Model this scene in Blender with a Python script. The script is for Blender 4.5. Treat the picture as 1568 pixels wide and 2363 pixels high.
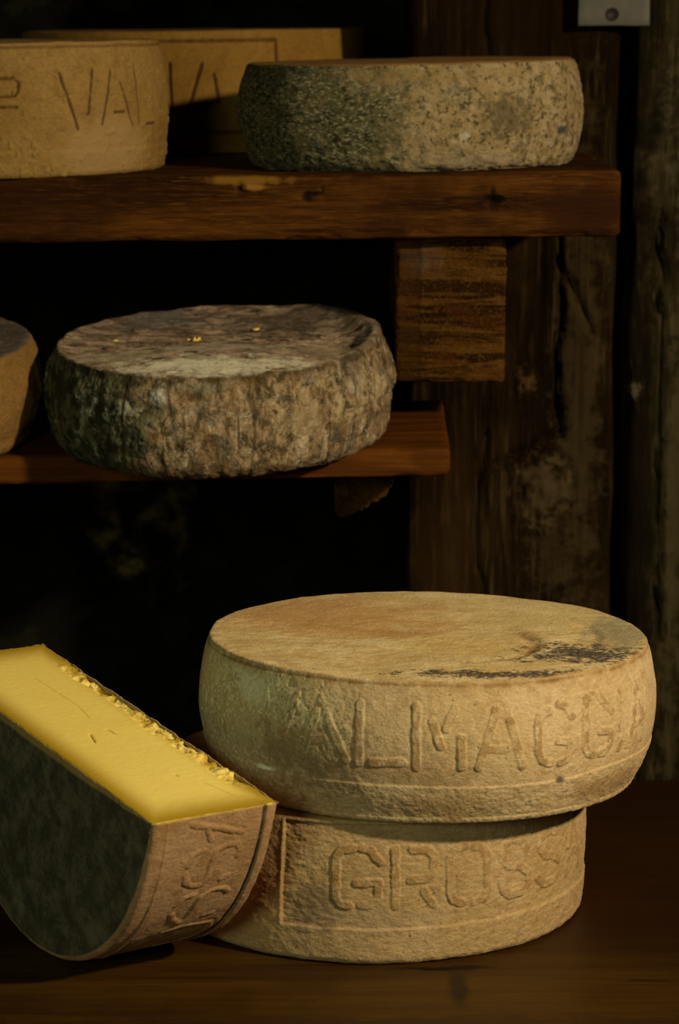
import bpy, math
import numpy as np
from mathutils import Matrix, Vector

S = bpy.context.scene
COL = S.collection
for o in list(bpy.data.objects):
    bpy.data.objects.remove(o)
R = math.radians

# ------------------------------------------------------------------ camera
cam_data = bpy.data.cameras.new('camera')
cam = bpy.data.objects.new('camera', cam_data)
COL.objects.link(cam)
FPX, Y0 = 6200.0, 60.0
PITCH = math.atan((1181.5 - Y0) / FPX)
cam.location = (0, -1.7257, 0.5726)
cam.rotation_euler = (math.pi / 2 - PITCH, 0, 0)
cam_data.sensor_fit = 'VERTICAL'
cam_data.sensor_height = 36.0
cam_data.sensor_width = 36.0
cam_data.lens = FPX / 2363.0 * 36.0
cam_data.dof.use_dof = True
cam_data.dof.focus_distance = 1.75
cam_data.dof.aperture_fstop = 14.0
S.camera = cam

# ------------------------------------------------------------------ world, lights, exposure
W = bpy.data.worlds.new('cellar_air')
S.world = W
W.use_nodes = True
W.node_tree.nodes['Background'].inputs[0].default_value = (0.02, 0.025, 0.02, 1)
W.node_tree.nodes['Background'].inputs[1].default_value = 0.05


def area(name, loc, target, size, energy, color, spread=math.pi):
    l = bpy.data.lights.new(name, 'AREA')
    l.shape = 'DISK'
    l.size = size
    l.energy = energy
    l.color = color
    l.spread = spread
    ob = bpy.data.objects.new(name, l)
    COL.objects.link(ob)
    ob.location = loc
    d = Vector(target) - Vector(loc)
    ob.rotation_euler = d.to_track_quat('-Z', 'Y').to_euler()
    return ob


KEY_T = Vector((0.03, -0.02, 0.15))
KEY_P = Vector((1.26, -0.98, 1.05))
area('cellar_lamp', KEY_P, KEY_T, 0.10, 19.2, (1.0, 0.80, 0.51), R(120))
area('left_fill', (-0.62, -2.0, 0.75), (0.0, 0.0, 0.1), 0.5, 3.9, (0.97, 1.0, 0.63), R(110))  # added fill light from the front left, no source modelled

S.view_settings.view_transform = 'Standard'
S.view_settings.look = 'None'
S.view_settings.gamma = 1.0
S.view_settings.exposure = 0.0
S.view_settings.use_curve_mapping = False
S.cycles.max_bounces = 6
S.cycles.diffuse_bounces = 3
S.cycles.use_denoising = True


# ------------------------------------------------------------------ numpy noise
def _hash(ix, iy, iz, seed):
    h = (ix.astype(np.int64) * 374761393 + iy.astype(np.int64) * 668265263 + iz.astype(np.int64) * 2147483647 + seed * 974711) & 0xffffffff
    h = ((h ^ (h >> 13)) * 1274126177) & 0xffffffff
    h = ((h ^ (h >> 16)) * 2246822519) & 0xffffffff
    h = h ^ (h >> 15)
    return (h & 0xffffff).astype(np.float64) / float(0xffffff)


def vnoise(P, seed=0):
    P = np.asarray(P, float)
    i = np.floor(P)
    f = P - i
    f = f * f * f * (f * (f * 6 - 15) + 10)
    i = i.astype(np.int64)
    out = 0
    for dx in (0, 1):
        wx = f[:, 0] if dx else 1 - f[:, 0]
        for dy in (0, 1):
            wy = f[:, 1] if dy else 1 - f[:, 1]
            for dz in (0, 1):
                wz = f[:, 2] if dz else 1 - f[:, 2]
                out = out + wx * wy * wz * _hash(i[:, 0] + dx, i[:, 1] + dy, i[:, 2] + dz, seed)
    return out * 2 - 1


def fbm(P, octaves=4, seed=0, gain=0.5):
    P = np.asarray(P, float)
    a, s, t = 1.0, 0, 0
    for k in range(octaves):
        s = s + a * vnoise(P * (2.03 ** k) + k * 17.3, seed + k)
        t += a
        a *= gain
    return s / t


def ridged(P, octaves=3, seed=0):
    a, s, t = 1.0, 0, 0
    for k in range(octaves):
        s = s + a * (1 - np.abs(vnoise(np.asarray(P) * (2.1 ** k) + k * 9.1, seed + k)) * 2)
        t += a
        a *= 0.5
    return s / t


def sstep(a, b, x):
    t = np.clip((x - a) / (b - a), 0, 1)
    return t * t * (3 - 2 * t)


def seg_dist(x, y, strokes):
    d = np.full(x.shape, 1e3)
    for st in strokes:
        for (ax, ay), (bx, by) in zip(st[:-1], st[1:]):
            ex, ey = bx - ax, by - ay
            t = np.clip(((x - ax) * ex + (y - ay) * ey) / (ex * ex + ey * ey + 1e-12), 0, 1)
            d = np.minimum(d, np.hypot(x - ax - t * ex, y - ay - t * ey))
    return d


# ------------------------------------------------------------------ mesh helpers
def mesh_obj(name, verts, faces, mat, parent=None, attrs=None, smooth=True):
    me = bpy.data.meshes.new(name)
    verts = np.asarray(verts, np.float32)
    if isinstance(faces, np.ndarray):
        n = len(faces)
        k = faces.shape[1]
        me.vertices.add(len(verts))
        me.vertices.foreach_set('co', verts.ravel())
        me.loops.add(n * k)
        me.loops.foreach_set('vertex_index', faces.astype(np.int32).ravel())
        me.polygons.add(n)
        me.polygons.foreach_set('loop_start', np.arange(0, n * k, k, dtype=np.int32))
        me.polygons.foreach_set('loop_total', np.full(n, k, dtype=np.int32))
        me.update(calc_edges=True)
        me.validate()
    else:
        me.from_pydata([tuple(v) for v in verts], [], faces)
        me.update()
    if smooth:
        me.polygons.foreach_set('use_smooth', np.ones(len(me.polygons), dtype=bool))
    for k, v in (attrs or {}).items():
        a = me.attributes.new(k, 'FLOAT', 'POINT')
        a.data.foreach_set('value', np.asarray(v, np.float32))
    me.materials.append(mat)
    ob = bpy.data.objects.new(name, me)
    COL.objects.link(ob)
    if parent:
        ob.parent = parent
    return ob


def tag(o, label=None, cat=None, group=None, kind=None):
    if label:
        o['label'] = label
    if cat:
        o['category'] = cat
    if group:
        o['group'] = group
    if kind:
        o['kind'] = kind
    return o


def empty(name, loc=(0, 0, 0), rot=None):
    o = bpy.data.objects.new(name, None)
    o.empty_display_size = 0.03
    COL.objects.link(o)
    o.location = loc
    if rot:
        o.rotation_euler = rot
    return o


def grid_faces(nu, nv, wrap=False, off=0):
    iu = np.arange(nu if wrap else nu - 1)
    iv = np.arange(nv - 1)
    a, b = np.meshgrid(iu, iv, indexing='ij')
    a2 = (a + 1) % nu
    q = np.stack([a * nv + b, a2 * nv + b, a2 * nv + b + 1, a * nv + b + 1], -1).reshape(-1, 4)
    return q + off


def block(name, lo, hi, step, rho, mat, disp=None, warp=None, parent=None):
    """rounded box on a welded lattice; disp(P, N) -> offset along N; warp(P) -> P"""
    lo, hi = np.array(lo, float), np.array(hi, float)
    axes = []
    for k in range(3):
        L = hi[k] - lo[k]
        r = min(rho, L * 0.45)
        n = max(1, int(round((L - 2 * r) / step[k])))
        mid = np.linspace(lo[k] + r, hi[k] - r, n + 1)
        axes.append(np.concatenate([[lo[k], lo[k] + r * .12, lo[k] + r * .45], mid, [hi[k] - r * .45, hi[k] - r * .12, hi[k]]]))
    nx, ny, nz = map(len, axes)
    ids, quads = {}, []
    allq = []
    for k in range(3):
        a, b = [(1, 2), (2, 0), (0, 1)][k]
        na, nb = len(axes[a]), len(axes[b])
        A, B = np.meshgrid(np.arange(na - 1), np.arange(nb - 1), indexing='ij')
        for side in (0, 1):
            def code(i, j):
                idx = [None] * 3
                idx[a], idx[b] = i, j
                idx[k] = np.full(i.shape, 0 if side == 0 else len(axes[k]) - 1)
                return (idx[0] * ny + idx[1]) * nz + idx[2]
            q = np.stack([code(A, B), code(A + 1, B), code(A + 1, B + 1), code(A, B + 1)], -1).reshape(-1, 4)
            if side == 0:
                q = q[:, ::-1]
            allq.append(q)
    q = np.concatenate(allq)
    u, inv = np.unique(q.ravel(), return_inverse=True)
    F = inv.reshape(-1, 4)
    P = np.stack([axes[0][u // (ny * nz)], axes[1][(u // nz) % ny], axes[2][u % nz]], 1)
    rr = np.minimum(rho, (hi - lo) * 0.45)
    Q = np.clip(P, lo + rr, hi - rr)
    D = (P - Q) / rr
    N = D / np.maximum(np.linalg.norm(D, axis=1)[:, None], 1e-9)
    P = Q + N * rr
    if disp is not None:
        P = P + N * disp(P, N)[:, None]
    if warp is not None:
        P = warp(P)
    return mesh_obj(name, P, F, mat, parent)


# ------------------------------------------------------------------ material helpers
class Mat:
    def __init__(s, name, rough=0.8, spec=0.25):
        s.m = bpy.data.materials.new(name)
        s.m.use_nodes = True
        s.nt = s.m.node_tree
        s.n = s.nt.nodes
        s.b = s.n['Principled BSDF']
        s.b.inputs['Roughness'].default_value = rough
        s.b.inputs['Specular IOR Level'].default_value = spec
        s.co = s.n.new('ShaderNodeTexCoord').outputs['Object']

    def put(s, sock, v):
        if hasattr(v, 'is_output'):
            s.nt.links.new(v, sock)
        elif isinstance(v, (tuple, list)) and len(v) == 3 and sock.type == 'RGBA':
            sock.default_value = (*v, 1)
        else:
            sock.default_value = v

    def vec(s, scale=(1, 1, 1), loc=(0, 0, 0), src=None, rot=(0, 0, 0)):
        m = s.n.new('ShaderNodeMapping')
        s.nt.links.new(src or s.co, m.inputs[0])
        m.inputs['Scale'].default_value = scale
        m.inputs['Location'].default_value = loc
        m.inputs['Rotation'].default_value = rot
        return m.outputs[0]

    def noise(s, scale, detail=6, rough=0.6, v=None, dist=0.0):
        t = s.n.new('ShaderNodeTexNoise')
        s.nt.links.new(v or s.co, t.inputs['Vector'])
        t.inputs['Scale'].default_value = scale
        t.inputs['Detail'].default_value = detail
        t.inputs['Roughness'].default_value = rough
        t.inputs['Distortion'].default_value = dist
        k = s.n.new('ShaderNodeMath')
        k.operation = 'MULTIPLY_ADD'
        s.nt.links.new(t.outputs[0], k.inputs[0])
        k.inputs[1].default_value = 1.7
        k.inputs[2].default_value = -0.35
        return k.outputs[0]

    def vor(s, scale, v=None, feature='F1'):
        t = s.n.new('ShaderNodeTexVoronoi')
        t.feature = feature
        s.nt.links.new(v or s.co, t.inputs['Vector'])
        t.inputs['Scale'].default_value = scale
        return t.outputs['Distance']

    def math(s, op, a, b=None, clamp=False):
        t = s.n.new('ShaderNodeMath')
        t.operation = op
        t.use_clamp = clamp
        s.put(t.inputs[0], a)
        if b is not None:
            s.put(t.inputs[1], b)
        return t.outputs[0]

    def rng(s, x, a, b, c=0.0, d=1.0):
        t = s.n.new('ShaderNodeMapRange')
        t.interpolation_type = 'SMOOTHSTEP'
        s.put(t.inputs[0], x)
        for i, v in enumerate((a, b, c, d)):
            t.inputs[i + 1].default_value = v
        return t.outputs[0]

    def mix(s, f, a, b, mode='MIX'):
        t = s.n.new('ShaderNodeMix')
        t.data_type = 'RGBA'
        t.blend_type = mode
        s.put(t.inputs[0], f)
        s.put(t.inputs[6], a)
        s.put(t.inputs[7], b)
        return t.outputs[2]

    def attr(s, name):
        t = s.n.new('ShaderNodeAttribute')
        t.attribute_name = name
        return t.outputs['Fac']

    def blob(s, c, r, nz=0.5, nscale=40, soft=0.7):
        """1 inside an irregular spot at local point c with radii r"""
        a = s.n.new('ShaderNodeVectorMath')
        a.operation = 'SUBTRACT'
        s.nt.links.new(s.co, a.inputs[0])
        a.inputs[1].default_value = c
        d = s.n.new('ShaderNodeVectorMath')
        d.operation = 'DIVIDE'
        s.nt.links.new(a.outputs[0], d.inputs[0])
        d.inputs[1].default_value = r if isinstance(r, tuple) else (r, r, r)
        l = s.n.new('ShaderNodeVectorMath')
        l.operation = 'LENGTH'
        s.nt.links.new(d.outputs[0], l.inputs[0])
        n = s.noise(nscale, 6, 0.65)
        x = s.math('ADD', l.outputs['Value'], s.math('MULTIPLY', s.math('SUBTRACT', n, 0.5), nz * 2))
        return s.rng(x, 1 - soft, 1.0, 1, 0)

    def speckle(s, mask, scale=240, v=None):
        n = s.noise(scale, 6, 0.7, v)
        x = s.math('ADD', s.math('MULTIPLY', mask, 0.70), s.math('MULTIPLY', s.math('SUBTRACT', n, 0.5), 2.0))
        return s.math('MULTIPLY', s.rng(x, .28, .55), s.rng(mask, 0, .25))

    def bump(s, hts, dist=0.001, strength=1.0):
        h = hts[0]
        for x in hts[1:]:
            h = s.math('ADD', h, x)
        t = s.n.new('ShaderNodeBump')
        t.inputs['Distance'].default_value = dist
        t.inputs['Strength'].default_value = strength
        s.nt.links.new(h, t.inputs['Height'])
        s.nt.links.new(t.outputs[0], s.b.inputs['Normal'])

    def color(s, c):
        s.put(s.b.inputs['Base Color'], c)
        return s.m


def rind(name, base, alt, brown, blobs=(), top=None, topblobs=(), ink=(0.20, 0.11, 0.030), inkf=0.6, speck=(0.05, 0.035, 0.015), speckf=0.7, seedv=0.0, bump=0.00050, gate=(.44, .60)):
    m = Mat(name, 0.78, 0.22)
    v0 = m.vec(loc=(seedv, seedv * 1.7, 0))
    n1 = m.noise(16, 8, 0.6, v0)
    n2 = m.noise(75, 8, 0.7, v0)
    vf = m.vec(scale=(1, 1, 1.9), loc=(seedv, 0, 0))
    n3 = m.noise(240, 7, 0.75, vf)
    n4 = m.noise(700, 4, 0.7, vf)
    c = m.mix(m.rng(n1, .35, .65), base, alt)
    c = m.mix(m.math('MULTIPLY', m.rng(n2, .48, .75), 0.42), c, brown)
    c = m.mix(m.math('MULTIPLY', m.rng(n3, .48, .75), 0.42), c, tuple(x * q for x, q in zip(base, (.52, .46, .36))))
    c = m.mix(m.math('MULTIPLY', m.rng(n3, .47, .25), 0.40), c, tuple(min(1, x * q) for x, q in zip(base, (1.40, 1.45, 1.6))))
    c = m.mix(m.math('MULTIPLY', m.rng(n4, .50, .75), 0.40), c, tuple(x * .5 for x in base))
    for (bc, br, col, f, nz, ns) in blobs:
        c = m.mix(m.math('MULTIPLY', m.blob(bc, br, nz, ns), f), c, col)
    # dark specks
    sp = m.rng(m.noise(330, 3, 0.5, v0), .78, .86)
    sp = m.math('MULTIPLY', sp, m.rng(m.noise(20, 3, 0.5, v0), .40, .62))
    c = m.mix(m.math('MULTIPLY', sp, speckf), c, speck)
    ia = m.math('MULTIPLY', m.attr('ink'), m.rng(m.noise(130, 5, 0.65), *gate))
    c = m.mix(m.math('MULTIPLY', ia, inkf), c, ink)
    if top:
        t = m.mix(m.rng(m.noise(22, 8, 0.65, m.vec(scale=(1, 1.6, 1))), .35, .65), top[0], top[1])
        t = m.mix(m.math('MULTIPLY', m.rng(n2, .5, .75), 0.55), t, top[2])
        for (bc, br, col, f, nz, ns) in topblobs:
            k = m.blob(bc, br, nz, ns)
            if sum(col) < .3:
                k = m.speckle(k, 300, m.vec(scale=(1, 1.7, 1)))
            t = m.mix(m.math('MULTIPLY', k, f), t, col)
        sp2 = m.rng(m.noise(260, 3, 0.5), .84, .90)
        t = m.mix(m.math('MULTIPLY', sp2, 0.6), t, speck)
        t = m.mix(m.math('MULTIPLY', m.rng(n3, .50, .80), 0.30), t, tuple(x * .6 for x in top[0]))
        t = m.mix(m.math('MULTIPLY', m.rng(n3, .47, .25), 0.30), t, tuple(min(1, x * 1.3) for x in top[1]))
        c = m.mix(m.attr('top'), c, t)
        rm = m.math('MULTIPLY', m.attr('rim'), m.rng(m.noise(90, 5, .6), .10, .75))
        c = m.mix(rm, c, (.19, .105, .024))
    m.bump([m.noise(430, 6, 0.6, m.vec(scale=(1, 1, 1.4))), m.math('MULTIPLY', m.noise(170, 5, 0.6), 0.6)], bump, 0.9)
    return m.color(c)


def wood(name, axis, dark, mid, light, rough=0.7, spec=0.3, grain=70, blobs=(), bump=0.0006, stretch=0.06, contrast=0.8):
    m = Mat(name, rough, spec)
    sc = [1.0, 1.0, 1.0]
    sc['xyz'.index(axis)] = stretch
    v = m.vec(scale=tuple(sc))
    n0 = m.noise(grain * .16, 4, 0.6, v, 0.6)
    n1 = m.noise(grain, 6, 0.65, v, 0.5)
    n2 = m.noise(grain * 2.6, 5, 0.7, v)
    big = m.noise(7, 5, 0.6)
    c = m.mix(m.rng(n0, .30, .70), dark, mid)
    c = m.mix(m.math('MULTIPLY', m.rng(n1, .47, .66), contrast), c, dark)
    c = m.mix(m.math('MULTIPLY', m.rng(n2, .52, .80), contrast), c, light)
    c = m.mix(m.math('MULTIPLY', m.rng(big, .52, .30), 0.6), c, dark)
    pores = m.rng(n2, .40, .28)
    c = m.mix(m.math('MULTIPLY', pores, 0.7 * contrast), c, tuple(x * .3 for x in dark))
    for (bc, br, col, f, nz, ns) in blobs:
        c = m.mix(m.math('MULTIPLY', m.blob(bc, br, nz, ns), f), c, col)
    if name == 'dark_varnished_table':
        # painted light falloff: back boards darker and redder, right end darker
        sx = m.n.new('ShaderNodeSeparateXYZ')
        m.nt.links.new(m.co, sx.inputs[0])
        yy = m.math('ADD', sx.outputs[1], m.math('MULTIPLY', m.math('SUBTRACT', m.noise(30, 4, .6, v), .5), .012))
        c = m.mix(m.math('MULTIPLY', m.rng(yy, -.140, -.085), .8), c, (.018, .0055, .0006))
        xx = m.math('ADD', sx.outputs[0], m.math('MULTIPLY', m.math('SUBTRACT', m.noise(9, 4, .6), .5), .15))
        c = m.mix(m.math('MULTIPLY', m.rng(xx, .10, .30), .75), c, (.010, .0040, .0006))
    m.bump([n1, m.math('MULTIPLY', n2, 0.6)], bump, 0.8)
    return m.color(c)


# ------------------------------------------------------------------ materials
M_SHELF = wood('red_brown_plank', 'x', (.016, .0045, .0004), (.075, .026, .0022), (.15, .062, .006), 0.7, 0.06, 380, stretch=.05, contrast=.55,
               blobs=[((.1232, .43, .4375), (.014, .03, .0042), (.005, .0025, .001), 1, .5, 120), ((.1225, .43, .4385), (.0036, .03, .013), (.005, .0025, .001), 1, .6, 140), ((.1128, .43, .4336), (.006, .03, .002), (.008, .004, .001), .9, .5, 140),
                      ((-.0795, .43, .4470), (.0040, .03, .0078), (.005, .003, .001), 1, .4, 120), ((-.0633, .43, .4462), (.0022, .03, .0075), (.012, .005, .001), .9, .5, 140), ((-.072, .43, .4425), (.009, .03, .0013), (.010, .004, .001), .9, .4, 140), ((-.075, .43, .452), (.05, .03, .006), (.24, .12, .014), .6, .6, 60),
                      ((-.0215, .43, .4413), (.0115, .03, .0024), (.006, .003, .001), .95, .5, 140), ((-.0255, .43, .438), (.0055, .03, .0055), (.006, .003, .001), .95, .6, 140), ((-.013, .43, .4445), (.002, .03, .0045), (.010, .004, .001), .8, .5, 140),
                      ((.205, .43, .43), (.075, .05, .032), (.022, .006, .0008), .8, .35, 40), ((-.30, .43, .43), (.13, .05, .05), (.022, .006, .0008), .7, .4, 20),
                      ((-.066, .43, .446), (.014, .03, .004), (.30, .14, .03), .7, .4, 120)])
M_LOWSHELF = wood('warm_brown_plank', 'x', (.05, .014, .0012), (.105, .034, .0032), (.14, .052, .005), 0.7, 0.06, 260, stretch=.03, contrast=.4)
M_BEAM = wood('brown_beam', 'y', (.020, .0075, .0008), (.065, .028, .0035), (.14, .072, .013), 0.85, 0.06, 300, stretch=.3)
M_POST = wood('weathered_timber', 'z', (.006, .003, .0007), (.020, .0115, .0035), (.075, .05, .021), 0.95, 0.04, 75, stretch=.06, contrast=.5, bump=0.002,
              blobs=[((.225, .76, .25), (.026, .2, .30), (.055, .038, .017), .5, 1.0, 70),  # paler strip and knot area: lit parts painted into the wood colour
                     ((.194, .76, .144), (.034, .2, .040), (.10, .07, .034), .5, 1.0, 90),
                     ((.20, .76, .08), (.030, .2, .05), (.055, .036, .016), .35, 1.2, 110),
                     ((.175, .76, .245), (.012, .2, .014), (.10, .055, .018), .7, 1.0, 90),
                     ((.10, .76, .05), (.05, .2, .16), (.030, .015, .0045), .6, .5, 25),
                     ((.16, .76, .60), (.12, .2, .10), (.010, .005, .0016), .8, .4, 20)])
M_GREYPOST = wood('grey_weathered_timber', 'z', (.008, .006, .0022), (.032, .025, .010), (.09, .074, .038), 0.95, 0.04, 80, stretch=.12, contrast=.6, bump=0.002,
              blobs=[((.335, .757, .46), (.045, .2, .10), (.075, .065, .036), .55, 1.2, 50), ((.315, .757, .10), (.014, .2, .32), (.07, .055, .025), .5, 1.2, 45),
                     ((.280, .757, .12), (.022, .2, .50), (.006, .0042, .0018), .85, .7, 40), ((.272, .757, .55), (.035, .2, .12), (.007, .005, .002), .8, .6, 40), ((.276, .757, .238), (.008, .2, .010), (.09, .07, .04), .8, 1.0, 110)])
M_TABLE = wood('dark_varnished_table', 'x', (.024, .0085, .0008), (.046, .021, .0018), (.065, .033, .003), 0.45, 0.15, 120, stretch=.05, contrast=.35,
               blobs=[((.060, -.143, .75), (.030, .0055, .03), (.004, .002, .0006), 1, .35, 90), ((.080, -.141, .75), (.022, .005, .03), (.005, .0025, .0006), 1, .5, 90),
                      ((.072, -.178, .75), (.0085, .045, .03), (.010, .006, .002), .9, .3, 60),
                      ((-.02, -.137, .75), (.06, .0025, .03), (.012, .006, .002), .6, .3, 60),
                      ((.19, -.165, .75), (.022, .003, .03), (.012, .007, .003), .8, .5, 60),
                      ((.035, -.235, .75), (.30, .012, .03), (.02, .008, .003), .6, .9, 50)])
M_DARKWOOD = wood('dark_rough_wood', 'x', (.02, .010, .005), (.06, .028, .012), (.09, .05, .02), 0.9, 0.05, 150)


def stone_mat():
    m = Mat('cellar_stone', 0.95, 0.1)
    c = m.mix(m.rng(m.noise(5, 8, .65), .35, .65), (.003, .003, .0018), (.008, .007, .004))
    c = m.mix(m.math('MULTIPLY', m.rng(m.noise(24, 6, .6), .5, .7), .7), c, (.018, .016, .008))
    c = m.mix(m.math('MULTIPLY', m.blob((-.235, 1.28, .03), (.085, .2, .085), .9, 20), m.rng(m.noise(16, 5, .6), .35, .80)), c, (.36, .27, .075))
    m.bump([m.noise(60, 8, .7)], .004, .8)
    return m.color(c)


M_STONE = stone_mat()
_m = Mat('cellar_floor', 0.9, .1)
M_FLOOR = _m.color(_m.mix(_m.noise(8, 6, .6), (.02, .016, .012), (.06, .05, .04)))
_m = Mat('limewash', 0.95, .1)
M_WALL = _m.color(_m.mix(_m.noise(6, 6, .6), (.015, .013, .010), (.045, .04, .03)))

M_MAIN = rind('washed_rind', (.42, .315, .175), (.38, .275, .135), (.25, .15, .055),
              blobs=[((-.125, -.085, .060), (.105, .11, .060), (.47, .47, .28), .88, .35, 30),  # greenish bloom, lightened in colour to stand in for fill light
                     ((-.075, -.125, .040), (.055, .05, .030), (.13, .085, .04), .65, .9, 150),
                     ((-.110, -.100, .045), (.075, .09, .045), (.15, .12, .06), .55, 1.4, 420),
                     ((-.110, -.095, .074), (.016, .03, .012), (.46, .48, .34), .7, .4, 60),
                     ((-.020, -.140, .035), (.06, .05, .012), (.20, .12, .05), .45, .7, 60),
                     ((.0, -.14, .012), (.05, .06, .012), (.18, .10, .035), .45, .7, 80),
                     ((.120, -.09, .012), (.05, .06, .014), (.17, .09, .025), .6, .5, 50),
                     ((.078, -.125, .0255), (.004, .02, .003), (.05, .04, .035), .9, .3, 90),
                     ((-.104, -.104, .026), (.011, .012, .0025), (.62, .66, .52), .9, .5, 120)],
              top=((.48, .345, .15), (.56, .45, .235), (.36, .22, .075)),
              topblobs=[((-.07, .055, .09), (.12, .085, .05), (.38, .20, .065), .75, .45, 30),
                        ((.02, -.03, .09), (.05, .05, .05), (.48, .33, .10), .5, .4, 30),
                        ((-.03, .005, .09), (.05, .02, .05), (.34, .18, .05), .5, .6, 30),
                        ((.085, .06, .09), (.05, .06, .05), (.50, .40, .18), .6, .4, 30),
                        ((.102, -.058, .09), (.058, .046, .05), (.032, .031, .030), .98, .9, 95),
                        ((.045, -.119, .09), (.095, .014, .05), (.035, .028, .022), .95, .9, 95),
                        ((.125, .015, .09), (.03, .07, .05), (.20, .19, .12), .75, .6, 50)],
              seedv=0.0)
M_BOTTOM = rind('washed_rind_lower', (.33, .23, .115), (.29, .20, .085), (.20, .11, .038),
                blobs=[((-.04, -.14, .037), (.022, .05, .020), (.13, .09, .05), .7, .8, 70),
                       ((.0, -.14, .030), (.06, .05, .010), (.25, .18, .10), .6, .6, 60),
                       ((-.09, -.11, .045), (.045, .06, .05), (.28, .13, .04), .6, .4, 30)],
                top=((.45, .31, .12), (.5, .36, .15), (.3, .17, .05)), seedv=3.1)
M_LEFT = rind('dry_tan_rind', (.205, .118, .027), (.24, .145, .040), (.13, .064, .012),
              blobs=[((.10, -.10, .02), (.06, .06, .04), (.28, .18, .075), .6, .5, 30)], top=((.25, .14, .04), (.3, .18, .06), (.2, .1, .03)), seedv=5.2, ink=(.06, .026, .007), inkf=.95, speckf=.4, gate=(.05, .35))
M_BACK = rind('orange_tan_rind', (.21, .108, .014), (.24, .13, .02), (.15, .068, .008), top=((.2, .1, .03), (.2, .1, .03), (.2, .1, .03)), seedv=7.7, ink=(.05, .02, .005), inkf=.95, speckf=.2, gate=(.05, .35))


def green_mat():
    m = Mat('green_grey_mould_rind', 0.9, 0.15)
    vs = m.vec(scale=(1, 1, 2.4), rot=(0, R(8), 0))
    f = m.noise(130, 8, .75, vs)
    f2 = m.noise(55, 7, .7)
    dk = m.mix(m.rng(f, .38, .60), (.026, .028, .011), (.16, .148, .070))
    dk = m.mix(m.rng(m.noise(230, 5, .6, vs), .56, .70), dk, (.36, .35, .22))
    dk = m.mix(m.math('MULTIPLY', m.rng(m.noise(70, 5, .6), .58, .72), .6), dk, (.035, .065, .042))
    dk = m.mix(m.math('MULTIPLY', m.rng(m.noise(40, 5, .6), .55, .7), .5), dk, (.13, .12, .035))
    lt = m.mix(m.rng(f2, .35, .65), (.50, .385, .22), (.40, .29, .13))
    lt = m.mix(m.rng(m.noise(170, 7, .75), .52, .66), lt, (.12, .085, .04))
    lt = m.mix(m.math('MULTIPLY', m.rng(m.noise(60, 7, .75), .56, .68), .8), lt, (.16, .13, .06))
    # tan takes over towards the right-hand side (a wavy border)
    sx = m.n.new('ShaderNodeSeparateXYZ')
    m.nt.links.new(m.co, sx.inputs[0])
    x = m.math('ADD', sx.outputs[0], m.math('MULTIPLY', sx.outputs[2], 0.5))
    x = m.math('ADD', x, m.math('MULTIPLY', m.math('SUBTRACT', m.noise(26, 9, .85), .5), .34))
    c = m.mix(m.rng(x, -.055, .085), dk, lt)
    for (bc, br, col, f_, nz, ns) in [
        ((.078, -.122, .045), (.026, .05, .022), (.13, .10, .045), .8, .9, 80),
        ((.122, -.075, .030), (.007, .03, .006), (.05, .065, .055), .9, .5, 90),
        ((.012, -.145, .078), (.003, .02, .003), (.01, .01, .008), 1, .3, 90),
        ((-.02, -.145, .078), (.10, .05, .010), (.34, .23, .08), .55, .8, 70),
        ((.040, -.14, .029), (.005, .02, .004), (.62, .55, .42), .9, .4, 120),
        ((.07, -.13, .008), (.09, .05, .012), (.40, .31, .19), .7, .8, 90)]:
        c = m.mix(m.math('MULTIPLY', m.blob(bc, br, nz, ns), f_), c, col)
    t = m.mix(m.noise(40, 6, .6), (.24, .12, .03), (.32, .18, .06))
    c = m.mix(m.attr('top'), c, t)
    m.bump([f, m.noise(380, 6, .7), m.math('MULTIPLY', f2, .6)], .0022, .9)
    return m.color(c)


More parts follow.
